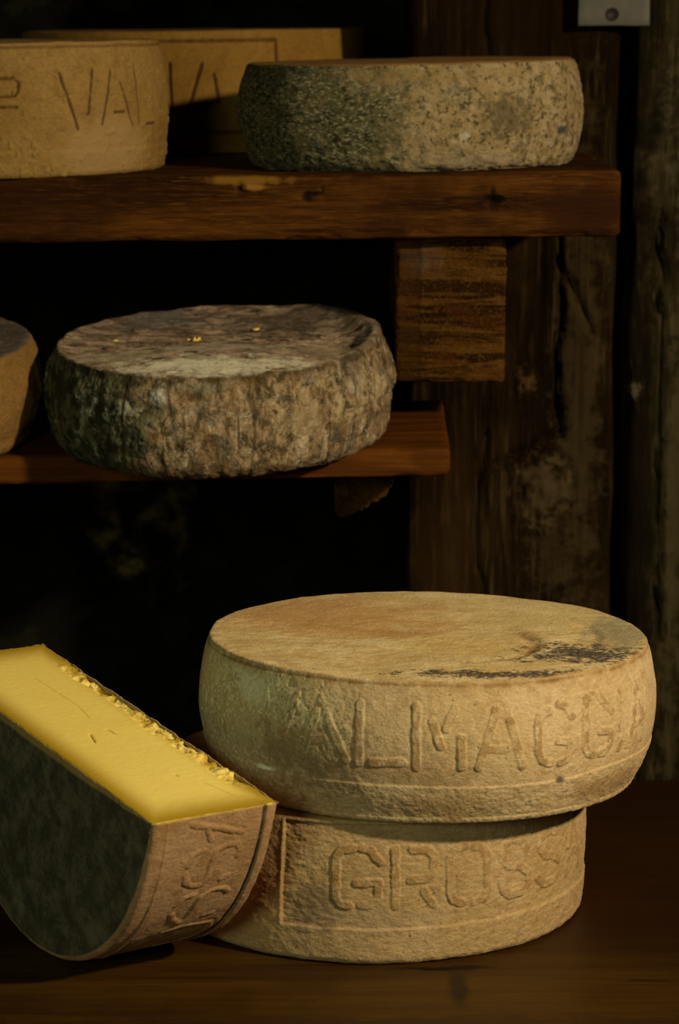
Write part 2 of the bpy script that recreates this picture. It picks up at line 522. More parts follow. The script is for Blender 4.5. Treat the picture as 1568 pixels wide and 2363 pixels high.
def mid_mat():
    m = Mat('furry_grey_brown_rind', 0.92, 0.12)
    vs = m.vec(scale=(1, 1, .55))
    f = m.noise(95, 8, .75, vs, .6)
    n1 = m.noise(26, 6, .65)
    c = m.mix(m.rng(n1, .35, .65), (.44, .32, .175), (.36, .25, .14))
    c = m.mix(m.rng(f, .46, .64), c, (.115, .085, .04))
    c = m.mix(m.rng(f, .43, .22), c, (.66, .55, .37))
    c = m.mix(m.math('MULTIPLY', m.rng(m.noise(105, 6, .7), .58, .78), .7), c, (.66, .57, .44))
    c = m.mix(m.math('MULTIPLY', m.rng(m.noise(33, 6, .7), .52, .66), .6), c, (.17, .145, .12))
    c = m.mix(m.math('MULTIPLY', m.rng(m.noise(48, 6, .7), .58, .68), .55), c, (.20, .10, .03))
    c = m.mix(m.math('MULTIPLY', m.rng(m.noise(300, 5, .7), .6, .72), .6), c, (.04, .03, .018))
    # mouldy dark green-grey part on the left
    sx = m.n.new('ShaderNodeSeparateXYZ')
    m.nt.links.new(m.co, sx.inputs[0])
    x = m.math('ADD', sx.outputs[0], m.math('MULTIPLY', m.math('SUBTRACT', m.noise(24, 8, .7), .5), .13))
    g = m.mix(m.rng(m.noise(60, 7, .7), .42, .62), (.036, .040, .020), (.16, .155, .085))
    g = m.mix(m.rng(m.noise(45, 6, .7), .60, .74), g, (.36, .36, .25))
    c = m.mix(m.rng(x, -.035, -.075), c, g)
    for (bc, br, col, f_, nz, ns) in [
        ((-.0407, -.1345, .0678), (.0085, .02, .0085), (.66, .64, .56), 1, .22, 160),
        ((-.01, -.14, .074), (.03, .03, .006), (.30, .30, .20), .7, .7, 130),
        ((.112, -.085, .062), (.010, .03, .010), (.52, .44, .31), .8, .5, 120),
        ((.068, -.12, .045), (.028, .04, .020), (.42, .31, .18), .5, .5, 60),
        ((0, -.14, .004), (.15, .06, .010), (.14, .08, .025), .7, .6, 60)]:
        c = m.mix(m.math('MULTIPLY', m.blob(bc, br, nz, ns), f_), c, col)
    ln = m.math('ABSOLUTE', m.math('SUBTRACT', m.noise(62, 5, .6, m.vec(scale=(1, 1, .45)), .8), .5))
    ln = m.math('MULTIPLY', m.rng(ln, .016, .003), m.rng(m.noise(30, 3, .5), .42, .56))
    c = m.mix(m.math('MULTIPLY', ln, .85), c, (.035, .022, .008))
    c = m.mix(m.math('MULTIPLY', m.attr('ink'), .7), c, (.06, .038, .015))
    t = m.mix(m.rng(m.noise(40, 8, .7, m.vec(scale=(1, 1.8, 1))), .38, .62), (.22, .14, .09), (.56, .41, .28))
    t = m.mix(m.rng(m.noise(85, 7, .7, m.vec(scale=(.7, 1.6, 1))), .56, .68), t, (.05, .04, .03))
    for (bc, br, col, f_, nz, ns) in [
        ((.0, -.100, .08), (.105, .036, .05), (.92, .86, .64), 1.0, .75, 80),
        ((-.085, -.06, .08), (.05, .035, .05), (.52, .42, .28), .7, .6, 45),
        ((.0, -.045, .08), (.10, .013, .05), (.50, .45, .34), .7, .9, 60),
        ((.09, -.05, .08), (.05, .04, .05), (.40, .30, .18), .6, .9, 60),
        ((-.06, .09, .08), (.06, .04, .05), (.14, .13, .12), .8, .6, 40),
        ((.06, .07, .08), (.07, .06, .05), (.10, .075, .05), .8, .6, 40)]:
        t = m.mix(m.math('MULTIPLY', m.blob(bc, br, nz, ns), f_), t, col)
    t = m.mix(m.math('MULTIPLY', m.rng(m.noise(150, 6, .7, m.vec(scale=(.8, 1.5, 1))), .58, .78), .75), t, (.045, .034, .024))
    t = m.mix(m.math('MULTIPLY', m.rng(m.noise(120, 6, .7, m.vec(scale=(.8, 1.5, 1), loc=(.3, .2, 0))), .60, .80), .6), t, (.70, .60, .44))
    c = m.mix(m.attr('top'), c, t)
    c = m.mix(m.math('MULTIPLY', m.attr('rim'), m.rng(m.noise(70, 5, .6), .2, .6)), c, (.05, .032, .010))
    m.bump([f, m.noise(420, 7, .7), m.math('MULTIPLY', m.noise(160, 6, .7, vs), .8)], .0024, .9)
    return m.color(c)


M_GREEN, M_MID = green_mat(), mid_mat()
M_FARLEFT = rind('brown_rough_rind', (.24, .13, .030), (.28, .15, .04), (.06, .035, .012), top=((.1, .08, .06), (.16, .12, .09), (.05, .04, .03)), seedv=9.4, bump=.002)


def wedge_rind_mat():
    m = Mat('pinkish_rind_with_grey_face', 0.8, 0.2)
    n1 = m.noise(18, 7, .6)
    n2 = m.noise(85, 7, .7)
    c = m.mix(m.rng(n1, .35, .65), (.37, .225, .115), (.31, .18, .08))
    c = m.mix(m.math('MULTIPLY', m.rng(n2, .48, .7), .6), c, (.24, .125, .045))
    c = m.mix(m.math('MULTIPLY', m.rng(m.noise(280, 5, .7), .52, .7), .35), c, (.16, .09, .04))
    ia = m.math('MULTIPLY', m.attr('ink'), m.rng(m.noise(110, 4, .6), .36, .6))
    c = m.mix(m.math('MULTIPLY', ia, .5), c, (.24, .115, .035))
    c = m.mix(m.attr('groove'), c, (.035, .03, .022))
    vs = m.vec(scale=(1, 1, 1))
    g = m.mix(m.rng(m.noise(55, 8, .75), .36, .66), (.048, .045, .025), (.100, .093, .056))
    g = m.mix(m.math('MULTIPLY', m.rng(m.noise(14, 6, .65), .5, .75), .6), g, (.145, .135, .085))
    g = m.mix(m.math('MULTIPLY', m.rng(m.noise(22, 6, .65), .52, .75), .6), g, (.055, .034, .013))
    g = m.mix(m.math('MULTIPLY', m.rng(m.noise(260, 5, .7), .55, .85), .5), g, (.12, .11, .07))
    g = m.mix(m.math('MULTIPLY', m.rng(m.noise(170, 5, .7), .58, .8), .6), g, (.018, .017, .009))
    c = m.mix(m.attr('face'), c, g)
    c = m.mix(m.attr('lip'), c, (.50, .34, .10))
    m.bump([m.noise(420, 7, .7), m.math('MULTIPLY', n2, .8)], .0010, .8)
    return m.color(c)


def paste_mat():
    m = Mat('yellow_cheese_paste', 0.42, 0.35)
    c = m.mix(m.noise(20, 5, .6), (.78, .61, .135), (.82, .66, .185))
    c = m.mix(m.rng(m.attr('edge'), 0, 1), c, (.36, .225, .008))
    c = m.mix(m.math('MULTIPLY', m.attr('slit'), .75), c, (.42, .25, .012))
    c = m.mix(m.math('MULTIPLY', m.attr('crumb'), m.rng(m.noise(90, 5, .6), .35, .65)), c, (.80, .62, .17))
    m.b.inputs['Subsurface Weight'].default_value = 0.35
    m.b.inputs['Subsurface Radius'].default_value = (.008, .005, .0015)
    m.b.inputs['Subsurface Scale'].default_value = 1.0
    m.bump([m.noise(180, 5, .6), m.math('MULTIPLY', m.noise(700, 3, .6), .4)], .00035, .6)
    return m.color(c)


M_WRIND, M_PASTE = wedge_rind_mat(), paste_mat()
_m = Mat('yellow_mould', .8, .2)
M_YELLOW = _m.color(_m.mix(_m.noise(300, 3, .6), (.62, .42, .06), (.75, .56, .14)))
_m = Mat('dull_grey_metal', .55, .4)
_m.b.inputs['Metallic'].default_value = 0.0
M_METAL = _m.color(_m.mix(_m.noise(70, 6, .7), (.04, .039, .029), (.075, .072, .054)))
_m = Mat('dark_screw', .6, .3)
M_SCREW = _m.color((.012, .010, .008))

def beam_mat():
    m = Mat('sawn_brown_beam_end', 0.88, 0.05)
    sx = m.n.new('ShaderNodeSeparateXYZ')
    m.nt.links.new(m.co, sx.inputs[0])
    w = m.noise(1.0, 4, .6, m.vec(scale=(9, 9, 105), rot=(0, R(-4), 0)), 1.2)
    f = m.noise(420, 6, .7)
    c = m.mix(m.rng(w, .38, .60), (.018, .0065, .0009), (.082, .036, .0055))
    c = m.mix(m.math('MULTIPLY', m.rng(f, .50, .78), .45), c, (.15, .08, .018))
    c = m.mix(m.math('MULTIPLY', m.rng(f, .46, .25), .5), c, (.012, .005, .001))
    c = m.mix(m.math('MULTIPLY', m.rng(m.noise(30, 5, .6), .5, .7), .5), c, (.06, .018, .002))
    c = m.mix(m.math('MULTIPLY', m.blob((.066, .455, .385), (.022, .05, .018), .5, 60), .5), c, (.10, .075, .05))
    c = m.mix(m.math('MULTIPLY', m.rng(sx.outputs[0], .0675, .0655), .55), c, (.035, .013, .0015))
    m.bump([m.math('MULTIPLY', w, 1.5), f], .0012, .9)
    return m.color(c)


M_BEAMEND = beam_mat()

# ------------------------------------------------------------------ setting
def plain_box(name, lo, hi, mat):
    x0, y0, z0 = lo
    x1, y1, z1 = hi
    v = [(x0, y0, z0), (x1, y0, z0), (x1, y1, z0), (x0, y1, z0), (x0, y0, z1), (x1, y0, z1), (x1, y1, z1), (x0, y1, z1)]
    f = [(0, 3, 2, 1), (4, 5, 6, 7), (0, 1, 5, 4), (1, 2, 6, 5), (2, 3, 7, 6), (3, 0, 4, 7)]
    return tag(mesh_obj(name, v, f, mat, smooth=False), kind='structure')


RX0, RX1, RY0, RY1, RZ0, RZ1 = -0.95, 2.0, -3.0, 1.30, -0.75, 1.75
plain_box('floor', (RX0 - .2, RY0, RZ0 - .1), (RX1 + .2, RY1 + .2, RZ0), M_FLOOR)
plain_box('ceiling', (RX0 - .2, RY0, RZ1), (RX1 + .2, RY1 + .2, RZ1 + .1), M_WALL)
plain_box('wall_left', (RX0 - .2, RY0, RZ0), (RX0, RY1, RZ1), M_WALL)
plain_box('wall_right', (RX1, RY0, RZ0), (RX1 + .2, RY1, RZ1), M_WALL)


def stone_disp(P, N):
    d = np.zeros(len(P))
    f = N[:, 1] < -.5
    Q = P[f]
    cells = fbm(Q * np.array([7, 1, 9]), 4, 3) * .035 - np.abs(vnoise(Q * np.array([4, 1, 6]), 9)) * .02
    d[f] = np.minimum(cells, 0.0)
    return d


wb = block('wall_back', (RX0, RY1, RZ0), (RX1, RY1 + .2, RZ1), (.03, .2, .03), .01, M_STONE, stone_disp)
tag(wb, kind='structure')


# ------------------------------------------------------------------ timber
def post_disp(seed, cracks, knots, amp=1.0):
    def fn(P, N):
        x, z = P[:, 0], P[:, 2]
        g = fbm(np.stack([x * 70, P[:, 1] * 70, z * 5], 1), 4, seed) * .0035
        g += ridged(np.stack([x * 28, P[:, 1] * 28, z * 2.2 + x * 3], 1), 3, seed + 5) * .004
        g += fbm(np.stack([x * 14, P[:, 1] * 14, z * 14], 1), 3, seed + 9) * .004
        g *= amp
        front = N[:, 1] < -.4
        for pts, w, dep in cracks:
            d = seg_dist(x + .004 * vnoise(np.stack([x * 0, z * 40, z * 0], 1), seed), z, [pts])
            g -= front * dep * (1 - sstep(w * .4, w, d))
        for (kx, kz, kr) in knots:
            q = np.hypot((x - kx) / .8, z - kz) + .004 * fbm(P * 60, 3, seed)
            g += front * (np.cos(q / kr * 9) * .0035 * np.exp(-(q / kr) ** 2 * .5) + .006 * np.exp(-(q / kr) ** 2 * 3))
        return g - .004
    return fn


post = block('timber_post', (.0614, .76, RZ0), (.259, .95, RZ1), (.0025, .02, .006), .012, M_POST,
             post_disp(11, [([(.2027, .42), (.203, .36), (.2045, .30), (.203, .24), (.2050, .198), (.1446, .165)], .0045, .012),
                            ([(.1335, .20), (.131, .10), (.133, .0)], .004, .006),
                            ([(.2027, .36), (.225, .31), (.235, .29)], .004, .006),
                            ([(.13, .70), (.135, .5)], .004, .006)], [(.194, .144, .030), (.175, .245, .016)]))
tag(post, 'wide dark weathered timber post behind the shelf ends, knotted and cracked', 'post')


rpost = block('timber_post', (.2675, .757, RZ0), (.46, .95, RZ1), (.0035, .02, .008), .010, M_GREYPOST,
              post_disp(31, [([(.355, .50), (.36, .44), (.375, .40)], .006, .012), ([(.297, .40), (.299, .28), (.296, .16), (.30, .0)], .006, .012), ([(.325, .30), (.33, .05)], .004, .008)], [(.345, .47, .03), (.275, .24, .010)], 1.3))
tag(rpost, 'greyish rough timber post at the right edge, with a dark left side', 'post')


def plank_disp(seed, axis=0, amp=1.0, dents=(), fy=None):
    def fn(P, N):
        s = np.array([90., 90., 90.])
        s[axis] = 6
        g = fbm(P * s, 4, seed) * .0009 * amp + fbm(P * 18, 3, seed + 3) * .0014 * amp
        edge = (np.abs(N).max(1) < .93)
        g -= edge * np.maximum(0, fbm(P * 55, 3, seed + 8)) * .004 * amp
        front = N[:, 1] < -.4
        for (dx, dz, rx, rz, dep) in dents:
            q = np.hypot((P[:, 0] - dx) / rx, (P[:, 2] - dz) / rz) + .35 * fbm(P * 250, 3, seed + 2)
            g -= front * dep * (1 - sstep(.5, 1.1, q))
        return g
    return fn


US_SLOPE, US_TILT = math.tan(R(.67)), math.tan(R(.33))


def upper_plane(P):
    P = P.copy()
    P[:, 2] += (P[:, 0] - .0606) * US_SLOPE + (P[:, 1] - .57) * US_TILT
    return P


ZU = .4576
shelf = block('shelf_board', (RX0, .430, ZU - .0515), (.2245, .716, ZU), (.0028, .0045, .003), .004, M_SHELF,
              plank_disp(41, 0, 1.0, [(.123, .434, .009, .003, .004), (.1232, .434, .003, .008, .003), (-.080, .4475, .003, .0045, .004), (-.024, .440, .007, .003, .003),
                                      (-.013, .443, .006, .002, .002), (.0645, .4115, .012, .003, .002)]), upper_plane)
tag(shelf, 'thick red-brown upper shelf plank carrying three cheese wheels', 'shelf')

rear = block('shelf_board', (RX0, .765, ZU - .045), (.045, 1.255, ZU), (.02, .02, .02), .004, M_DARKWOOD, None, upper_plane)
tag(rear, 'dark rear shelf plank under the wheel with the framed mark', 'shelf')

# beam end that carries the upper shelf
beam = block('support_beam', (.0455, .455, .2862), (.1353, .758, .4068), (.0016, .02, .0016), .003, M_BEAMEND,
             lambda P, N: (N[:, 1] < -.4) * (ridged(np.stack([P[:, 0] * 14, P[:, 1] * 0, P[:, 2] * 95 + P[:, 0] * 14 + np.sin(P[:, 0] * 40) * .6], 1), 3, 5) * .0022
                           + (P[:, 0] < .0655 + .001 * np.sin(P[:, 2] * 300)) * -.0012 + fbm(P * 260, 3, 8) * .0009) - (np.abs(N).max(1) < .9) * np.maximum(0, fbm(P * 90, 3, 6)) * .004)
tag(beam, 'square brown beam end under the upper shelf with wavy saw marks', 'beam')

# lower shelf, tilted a little towards the viewer
LT, LS = math.tan(R(6.14)), math.tan(R(1.24))
LQ = (-.0974, .45, .2413)


def lower_plane(P):
    P = P.copy()
    P[:, 2] += (P[:, 1] - LQ[1]) * LT + (P[:, 0] - LQ[0]) * LS
    return P


low = block('shelf_board', (RX0, .4000, LQ[2] - .0228), (.0890, .563, LQ[2]), (.004, .004, .003), .004, M_LOWSHELF,
            plank_disp(51, 0, .5, [(.058, .232, .010, .006, .0012)]), lower_plane)
tag(low, 'thinner warm brown lower shelf plank under the furry cheese wheel', 'shelf')


# rough bracket under the lower shelf
def bracket():
    n = 60
    out = [(-.004, .172), (.000, .168), (.004, .166), (.013, .171), (.023, .176), (.032, .181), (.040, .187), (.0445, .196), (.046, .228)]
    xs = np.interp(np.linspace(0, 8, n), np.arange(9), [p[0] for p in out])
    zs = np.interp(np.linspace(0, 8, n), np.arange(9), [p[1] for p in out])
    ys = np.concatenate([np.linspace(.500, .53, 10), np.linspace(.55, 1.255, 20)])
    V, jit = [], []
    for y in ys:
        for x, z in zip(xs, zs):
            V.append((x, y, z))
    V = np.array(V)
    nz_ = fbm(V * 130, 4, 77) * .004
    low_ = V[:, 2] < .22
    V[:, 0] += nz_ * low_
    V[:, 2] -= np.abs(fbm(V * 160, 4, 78)) * .005 * low_
    F = [tuple(q) for q in grid_faces(len(ys), n)]
    top0 = len(V)
    T = []
    for y in ys:
        zt = LQ[2] - .0230 + (min(y, .56) - LQ[1]) * LT
        T.append((.046, y, zt + (.046 - LQ[0]) * LS - .0006))
        T.append((-.004, y, zt + (-.004 - LQ[0]) * LS - .0006))
    V = np.concatenate([V, np.array(T)])
    for i in range(len(ys) - 1):
        a, b = top0 + 2 * i, top0 + 2 * i + 2
        F.append((a, a + 1, b + 1, b))
        F.append((i * n + n - 1, a, b, (i + 1) * n + n - 1))
        F.append((a + 1, i * n, (i + 1) * n, b + 1))
    F.append(tuple(range(n)) + (top0, top0 + 1))
    l = len(ys) - 1
    F.append(tuple(reversed([l * n + k for k in range(n)] + [top0 + 2 * l, top0 + 2 * l + 1])))
    return mesh_obj('support_bracket', V, F, M_BEAM, smooth=False)


tag(bracket(), 'rough bark-edged wooden bracket under the lower shelf', 'bracket')

# metal plate with a screw hole
pl = empty('metal_plate', (.248, .742, .66))
block('plate', (-.0325, -.0015, -.0874), (.0325, .003, .12), (.006, .004, .006), .0012, M_METAL, lambda P, N: fbm(P * 60, 3, 5) * .0006, parent=pl)


def disc(name, r, depth, mat, parent, loc, n=40):
    V, F = [], []
    prof = [(r, 0), (r, -depth), (r * .82, -depth * 1.35), (r * .75, -depth * .7), (0.0001, -depth * .6)]
    for k in range(n):
        a = 2 * math.pi * k / n
        for (q, y) in prof:
            V.append((loc[0] + q * math.cos(a), loc[1] + y, loc[2] + q * math.sin(a)))
    q = grid_faces(n, len(prof), True)
    return mesh_obj(name, V, q[:, ::-1], mat, parent)


tag(disc('screw', .0060, .0012, M_SCREW, pl, (-.0015, -.0012, -.0770)), 'dark round screw head')
tag(pl, 'grey metal plate with a dark screw, top right on the post', 'plate')

# ------------------------------------------------------------------ table
table = empty('wooden_table', (0, 0, RZ0))


def table_disp(P, N):
    up = N[:, 2] > .5
    g = fbm(P * np.array([5, 60, 60]), 4, 91) * .0005
    q = np.hypot((P[:, 0] - .066) / .030, (P[:, 1] + .141) / .005) + .3 * fbm(P * 120, 3, 4)
    g -= up * .0012 * (1 - sstep(.4, 1.1, q))
    edge = np.abs(N).max(1) < .95
    g -= edge * np.maximum(0, fbm(P * 45, 3, 14)) * .006
    return g


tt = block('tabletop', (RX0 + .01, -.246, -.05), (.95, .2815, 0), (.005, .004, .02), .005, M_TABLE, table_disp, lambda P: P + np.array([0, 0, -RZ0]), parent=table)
for lx in (-.86, .86):
    for ly in (-.18, .22):
        block('leg', (lx - .04, ly - .04, 0), (lx + .04, ly + .04, -RZ0 - .0495), (.04, .04, .2), .004, M_DARKWOOD, parent=table)
tag(table, 'dark brown wooden table under the half wheel and the two stacked wheels', 'table')


# ------------------------------------------------------------------ cheese wheels
def profile(H, rb, rm, zm, rt, rhob, rhot, ds_top, ds_side, ds_bot, extra=None):
    pts = [(rhob, rb), (zm, rm), (H - rhot, rt)] + ([extra] if extra else [])
    co = np.polyfit([q[0] for q in pts], [q[1] for q in pts], len(pts) - 1)
    segs = []
    rc = np.polyval(co, H - rhot) - rhot
    n = max(2, int(rc / ds_top))
    segs.append(np.stack([np.linspace(.0012, rc, n), np.full(n, H)], 1))
    a = np.linspace(math.pi / 2, 0, max(4, int(rhot * 1.57 / ds_side)))[1:]
    segs.append(np.stack([rc + rhot * np.cos(a), H - rhot + rhot * np.sin(a)], 1))
    z = np.linspace(H - rhot, rhob, int((H - rhot - rhob) / ds_side))[1:]
    segs.append(np.stack([np.polyval(co, z), z], 1))
    rcb = np.polyval(co, rhob) - rhob
    a = np.linspace(0, -math.pi / 2, max(5, int(rhob * 1.57 / ds_side)))[1:]
    segs.append(np.stack([rcb + rhob * np.cos(a), rhob + rhob * np.sin(a)], 1))
    n = max(2, int(rcb / ds_bot))
    segs.append(np.stack([np.linspace(rcb, .0012, n), np.full(n, 0.0)], 1)[1:])
    p = np.concatenate(segs)
    tg = np.gradient(p, axis=0)
    tg /= np.maximum(np.linalg.norm(tg, axis=1)[:, None], 1e-9)
    nr = np.stack([-tg[:, 1], tg[:, 0]], 1)
    return p, nr, rc


def wheel(name, loc, rot, prof, nrm, rc, H, Rl, disp, mat, dth=.0048, span=1.85):
    dense = np.arange(-span, span, dth)
    coarse = np.linspace(span, 2 * math.pi - span, 44)[:-1]
    th = np.concatenate([dense, coarse]) - math.pi / 2
    T, J = np.meshgrid(th, np.arange(len(prof)), indexing='ij')
    T, J = T.ravel(), J.ravel()
    r, z = prof[J, 0], prof[J, 1]
    N = np.stack([nrm[J, 0] * np.cos(T), nrm[J, 0] * np.sin(T), nrm[J, 1]], 1)
    P = np.stack([r * np.cos(T), r * np.sin(T), z], 1)
    sa = (T + math.pi / 2 + math.pi) % (2 * math.pi) - math.pi
    s = Rl * sa
    d, attrs = disp(P, s, z, r, N)
    # keep the underside flat
    d = np.where(N[:, 2] < -.97, np.minimum(d, 0) * .2, d)
    P = P + N * d[:, None]
    P[:, 2] = np.maximum(P[:, 2], 0)
    F = grid_faces(len(th), len(prof), True)[:, ::-1]
    nv = len(P)
    attrs = dict(attrs)
    rc2 = np.hypot(P[:, 0], P[:, 1])
    attrs['top'] = (N[:, 2] > .6).astype(float) if 'top' not in attrs else attrs['top']
    ob = mesh_obj(name, P, F, mat, attrs=attrs)
    # close the tiny centre holes
    me = ob.data
    import bmesh
    bm = bmesh.new()
    bm.from_mesh(me)
    bmesh.ops.holes_fill(bm, edges=[e for e in bm.edges if e.is_boundary], sides=0)
    bmesh.ops.recalc_face_normals(bm, faces=bm.faces)
    bm.to_mesh(me)
    bm.free()
    ob.location = loc
    ob.rotation_euler = rot
    return ob


def raised(s, z, P, strokes, hw=.0028, amp=.0010, seed=0, edge=.0006, wob=.0010):
    d = seg_dist(s, z, strokes) + wob * fbm(P * 170, 3, seed + 70)
    up = 1 - sstep(hw - edge, hw + edge * .5, d)
    tr = np.exp(-((d - hw - .0012) / .0010) ** 2)
    wear = .72 + .55 * fbm(P * 45, 2, seed + 71)
    return amp * up * wear - .00014 * tr, up


def engraved(s, z, P, strokes, w=.0012, amp=.0016, seed=0):
    d = seg_dist(s, z, strokes) + .0005 * fbm(P * 220, 3, seed + 70)
    g = 1 - sstep(w * .5, w * 1.2, d)
    return -amp * g, g


L_MAIN = [[(-.1147, .0748), (-.1080, .0397)], [(-.0893, .0758), (-.1010, .0428)], [(-.0723, .0764), (-.0715, .0742)], [(-.0684, .0686), (-.0540, .0406)], [(-.0749, .0678), (-.0841, .0395)],
          [(-.0839, .0493), (-.0691, .0521)], [(-.0462, .0756), (-.0457, .0398)], [(-.0381, .0401), (-.0191, .0413)], [(-.0113, .0757), (-.0107, .0387)], [(-.0016, .0666), (.0041, .0520)],
          [(.0123, .0746), (.0068, .0624)], [(.0163, .0570), (.0167, .0386)], [(.0379, .0737), (.0270, .0386)], [(.0324, .0496), (.0434, .0490)], [(.0466, .0662), (.0549, .0380)],
          [(.0729, .0699), (.0668, .0676), (.0649, .0616), (.0653, .0456), (.0685, .0399), (.0747, .0379)], [(.0807, .0734), (.0866, .0713), (.0906, .0649)],
          [(.0798, .0506), (.0883, .0500), (.0899, .0436), (.0867, .0378), (.0818, .0370)], [(.1083, .0749), (.1027, .0741), (.1011, .0665), (.1019, .0446), (.1055, .0394), (.1098, .0379)],
          [(.1143, .0743), (.1200, .0688), (.1255, .0636)], [(.1153, .0520), (.1239, .0508), (.1252, .0426), (.1214, .0378), (.1159, .0382)], [(.1346, .0725), (.1354, .0380)],
          [(.1575, .0735), (.1457, .0376)], [(.1599, .0709), (.1694, .0375)], [(.152, .050), (.160, .050)], [(-.1554, .0762), (-.1553, .0410)], [(-.1509, .0762), (-.1452, .0750), (-.1431, .0705), (-.1452, .0660), (-.1512, .0650)]]
L_BOTTOM = [[(-.0146, .0758), (-.0211, .0752), (-.0251, .0702), (-.0251, .0442), (-.0225, .0398), (-.0167, .0393)], [(-.0085, .0760), (-.0039, .0753), (-.0003, .0702), (.0030, .0672)],
            [(-.0124, .0536), (.0011, .0546), (.0011, .0449), (-.0038, .0397), (-.0096, .0396)], [(.0118, .0748), (.0119, .0388)],
            [(.0226, .0751), (.0313, .0746), (.0365, .0702), (.0359, .0605), (.0307, .0557), (.0212, .0555)], [(.0300, .0476), (.0360, .0389)],
            [(.0568, .0744), (.0497, .0734), (.0467, .0692), (.0469, .0453), (.0500, .0397), (.0555, .0376)], [(.0632, .0735), (.0690, .0719), (.0725, .0661), (.0727, .0441), (.0702, .0385), (.0638, .0373)],
            [(.1043, .0653), (.0991, .0712), (.0912, .0737), (.0848, .0698), (.0839, .0622), (.0877, .0568), (.0983, .0546), (.1057, .0489), (.1059, .0415), (.1006, .0375), (.0898, .0372), (.0843, .0423), (.0833, .0467)],
            [(.1358, .0682), (.1285, .0719), (.1196, .0699), (.1166, .0626), (.1214, .0564), (.1327, .0536), (.1400, .0480), (.1402, .0417), (.1342, .0375), (.1219, .0372), (.1156, .0430)],
            [(.1594, .0742), (.1503, .0368)], [(.1622, .0723), (.1719, .0370)], [(.155, .050), (.165, .050)]]
L_LEFT = [[(.0180, .0792), (.0324, .0791), (.0362, .0757), (.0360, .0689), (.0328, .0648), (.0200, .0646)], [(.0172, .0566), (.0343, .0564)], [(.0702, .0828), (.0852, .0376)], [(.1013, .0848), (.0942, .0492)],
          [(.1200, .0839), (.1085, .0408)], [(.1302, .0735), (.1426, .0385)], [(.1217, .0500), (.1333, .0504)], [(.1493, .0881), (.1527, .0399)], [(.1639, .0394), (.1784, .0393)], [(.0178, .0792), (.0178, .036)]]
L_BACK = [[(-.0160, .0834), (-.0148, .0433)], [(.0141, .0831), (.0014, .0431)], [(.0251, .0733), (.0295, .0469)], [(.0119, .0464), (.0232, .0467)]]


def main_disp(P, s, z, r, N):
    side = N[:, 2] < .5
    d = fbm(P * 22, 3, 1) * .0012 + fbm(P * 160, 4, 2) * .0004
    fl, u = raised(s, z, P, L_MAIN, hw=.0027, amp=.0009, seed=0, edge=.0004, wob=.0007)
    fade = .60 + .40 * sstep(-.085, -.03, s)
    d = d + side * fl * fade
    # lower ledge
    led = .0255 + .0004 * fbm(np.stack([s * 60, s * 0, s * 0], 1), 3, 3) + .0022 * sstep(.08, .14, s)
    d = d + side * (.0008 * (1 - sstep(led - .0003, led + .0004, z)))
    band = side & (z < .0255)
    d = d + band * fbm(P * 420, 3, 9) * .00040
    # pitted left part
    d = d - side * sstep(-.03, -.08, s) * np.maximum(0, fbm(P * 260, 3, 21) - .18) * .0018
    # crease just under the rim
    d = d - side * .0008 * np.exp(-((z - .0872) / .0007) ** 2) * (.5 + .5 * sstep(-.1, .2, fbm(P * 30, 2, 5)))
    top = N[:, 2] > .6
    x, y = P[:, 0], P[:, 1]
    rr = np.hypot(x - .004, y + .022)
    an = np.arctan2(y + .022, x - .004)
    win = sstep(-1.45, -1.1, an) * (1 - sstep(.55, .85, an))
    d = d + top * win * (-.0014 * np.exp(-((rr - .064) / .0045) ** 2) + .0004 * np.exp(-((rr - .072) / .006) ** 2))
    rr2 = np.hypot(x, y)
    d = d + top * (-.0014 * np.exp(-((rr2 - .11) / .004) ** 2) * sstep(-.4, .1, np.arctan2(y, x)) * (1 - sstep(.5, .9, np.arctan2(y, x))))
    d = d - top * .0030 * np.exp(-(rr2 / .075) ** 2) + top * fbm(P * np.array([60, 90, 60]), 3, 6) * .0005
    rimln = np.exp(-((z - .0872) / .0008) ** 2) * side * .8 + (np.exp(-((np.hypot(P[:, 0], P[:, 1]) - .1425) / .0016) ** 2) * (N[:, 2] > .05) * .75)
    return d, {'ink': side * u * fade, 'rim': np.clip(rimln + top * win * .8 * np.exp(-((rr - .064 + .002 * fbm(P * 60, 2, 8)) / .006) ** 2), 0, 1), 'top': (N[:, 2] > .75).astype(float)}


p, n, rc = profile(.0902, .1368, .1490, .050, .1430, .0045, .0020, .0015, .00055, .006, (.020, .1438))
w1 = wheel('cheese_wheel', (.0563, -.018, .0934), (R(-.9), R(.67), 0), p, n, rc, .0902, .1488, main_disp, M_MAIN, .0036)
tag(w1, 'large pale cheese wheel stamped VALMAGGIA, upper of the stacked pair on the table', 'cheese')


def bottom_disp(P, s, z, r, N):
    side = N[:, 2] < .5
    d = fbm(P * 22, 3, 101) * .0010 + fbm(P * 150, 4, 102) * .0004
    fl, u = raised(s, z, P, L_BOTTOM, hw=.0027, seed=40, amp=.0011, edge=.0004, wob=.0008)
    d = d + side * fl
    wob = .0004 * fbm(np.stack([s * 60, z * 60, s * 0], 1), 3, 103)
    fx = -.0585 - (.0765 - z) * .045
    inside = sstep(fx - .0007, fx + .0007, s + wob) * sstep(.0234, .0246, z + wob) * (1 - sstep(.0905, .0915, z))
    d = d - side * .0013 * inside + side * .0005 * np.exp(-((s - fx + .0012) / .001) ** 2) * (z > .023)
    pit = sstep(-.02, -.04, s) * inside
    d = d + side * (fbm(np.stack([s * 260, z * 420, s * 0], 1), 3, 105) * (.0003 + .0003 * pit))
    return d, {'ink': side * u, 'top': (N[:, 2] > .75).astype(float)}


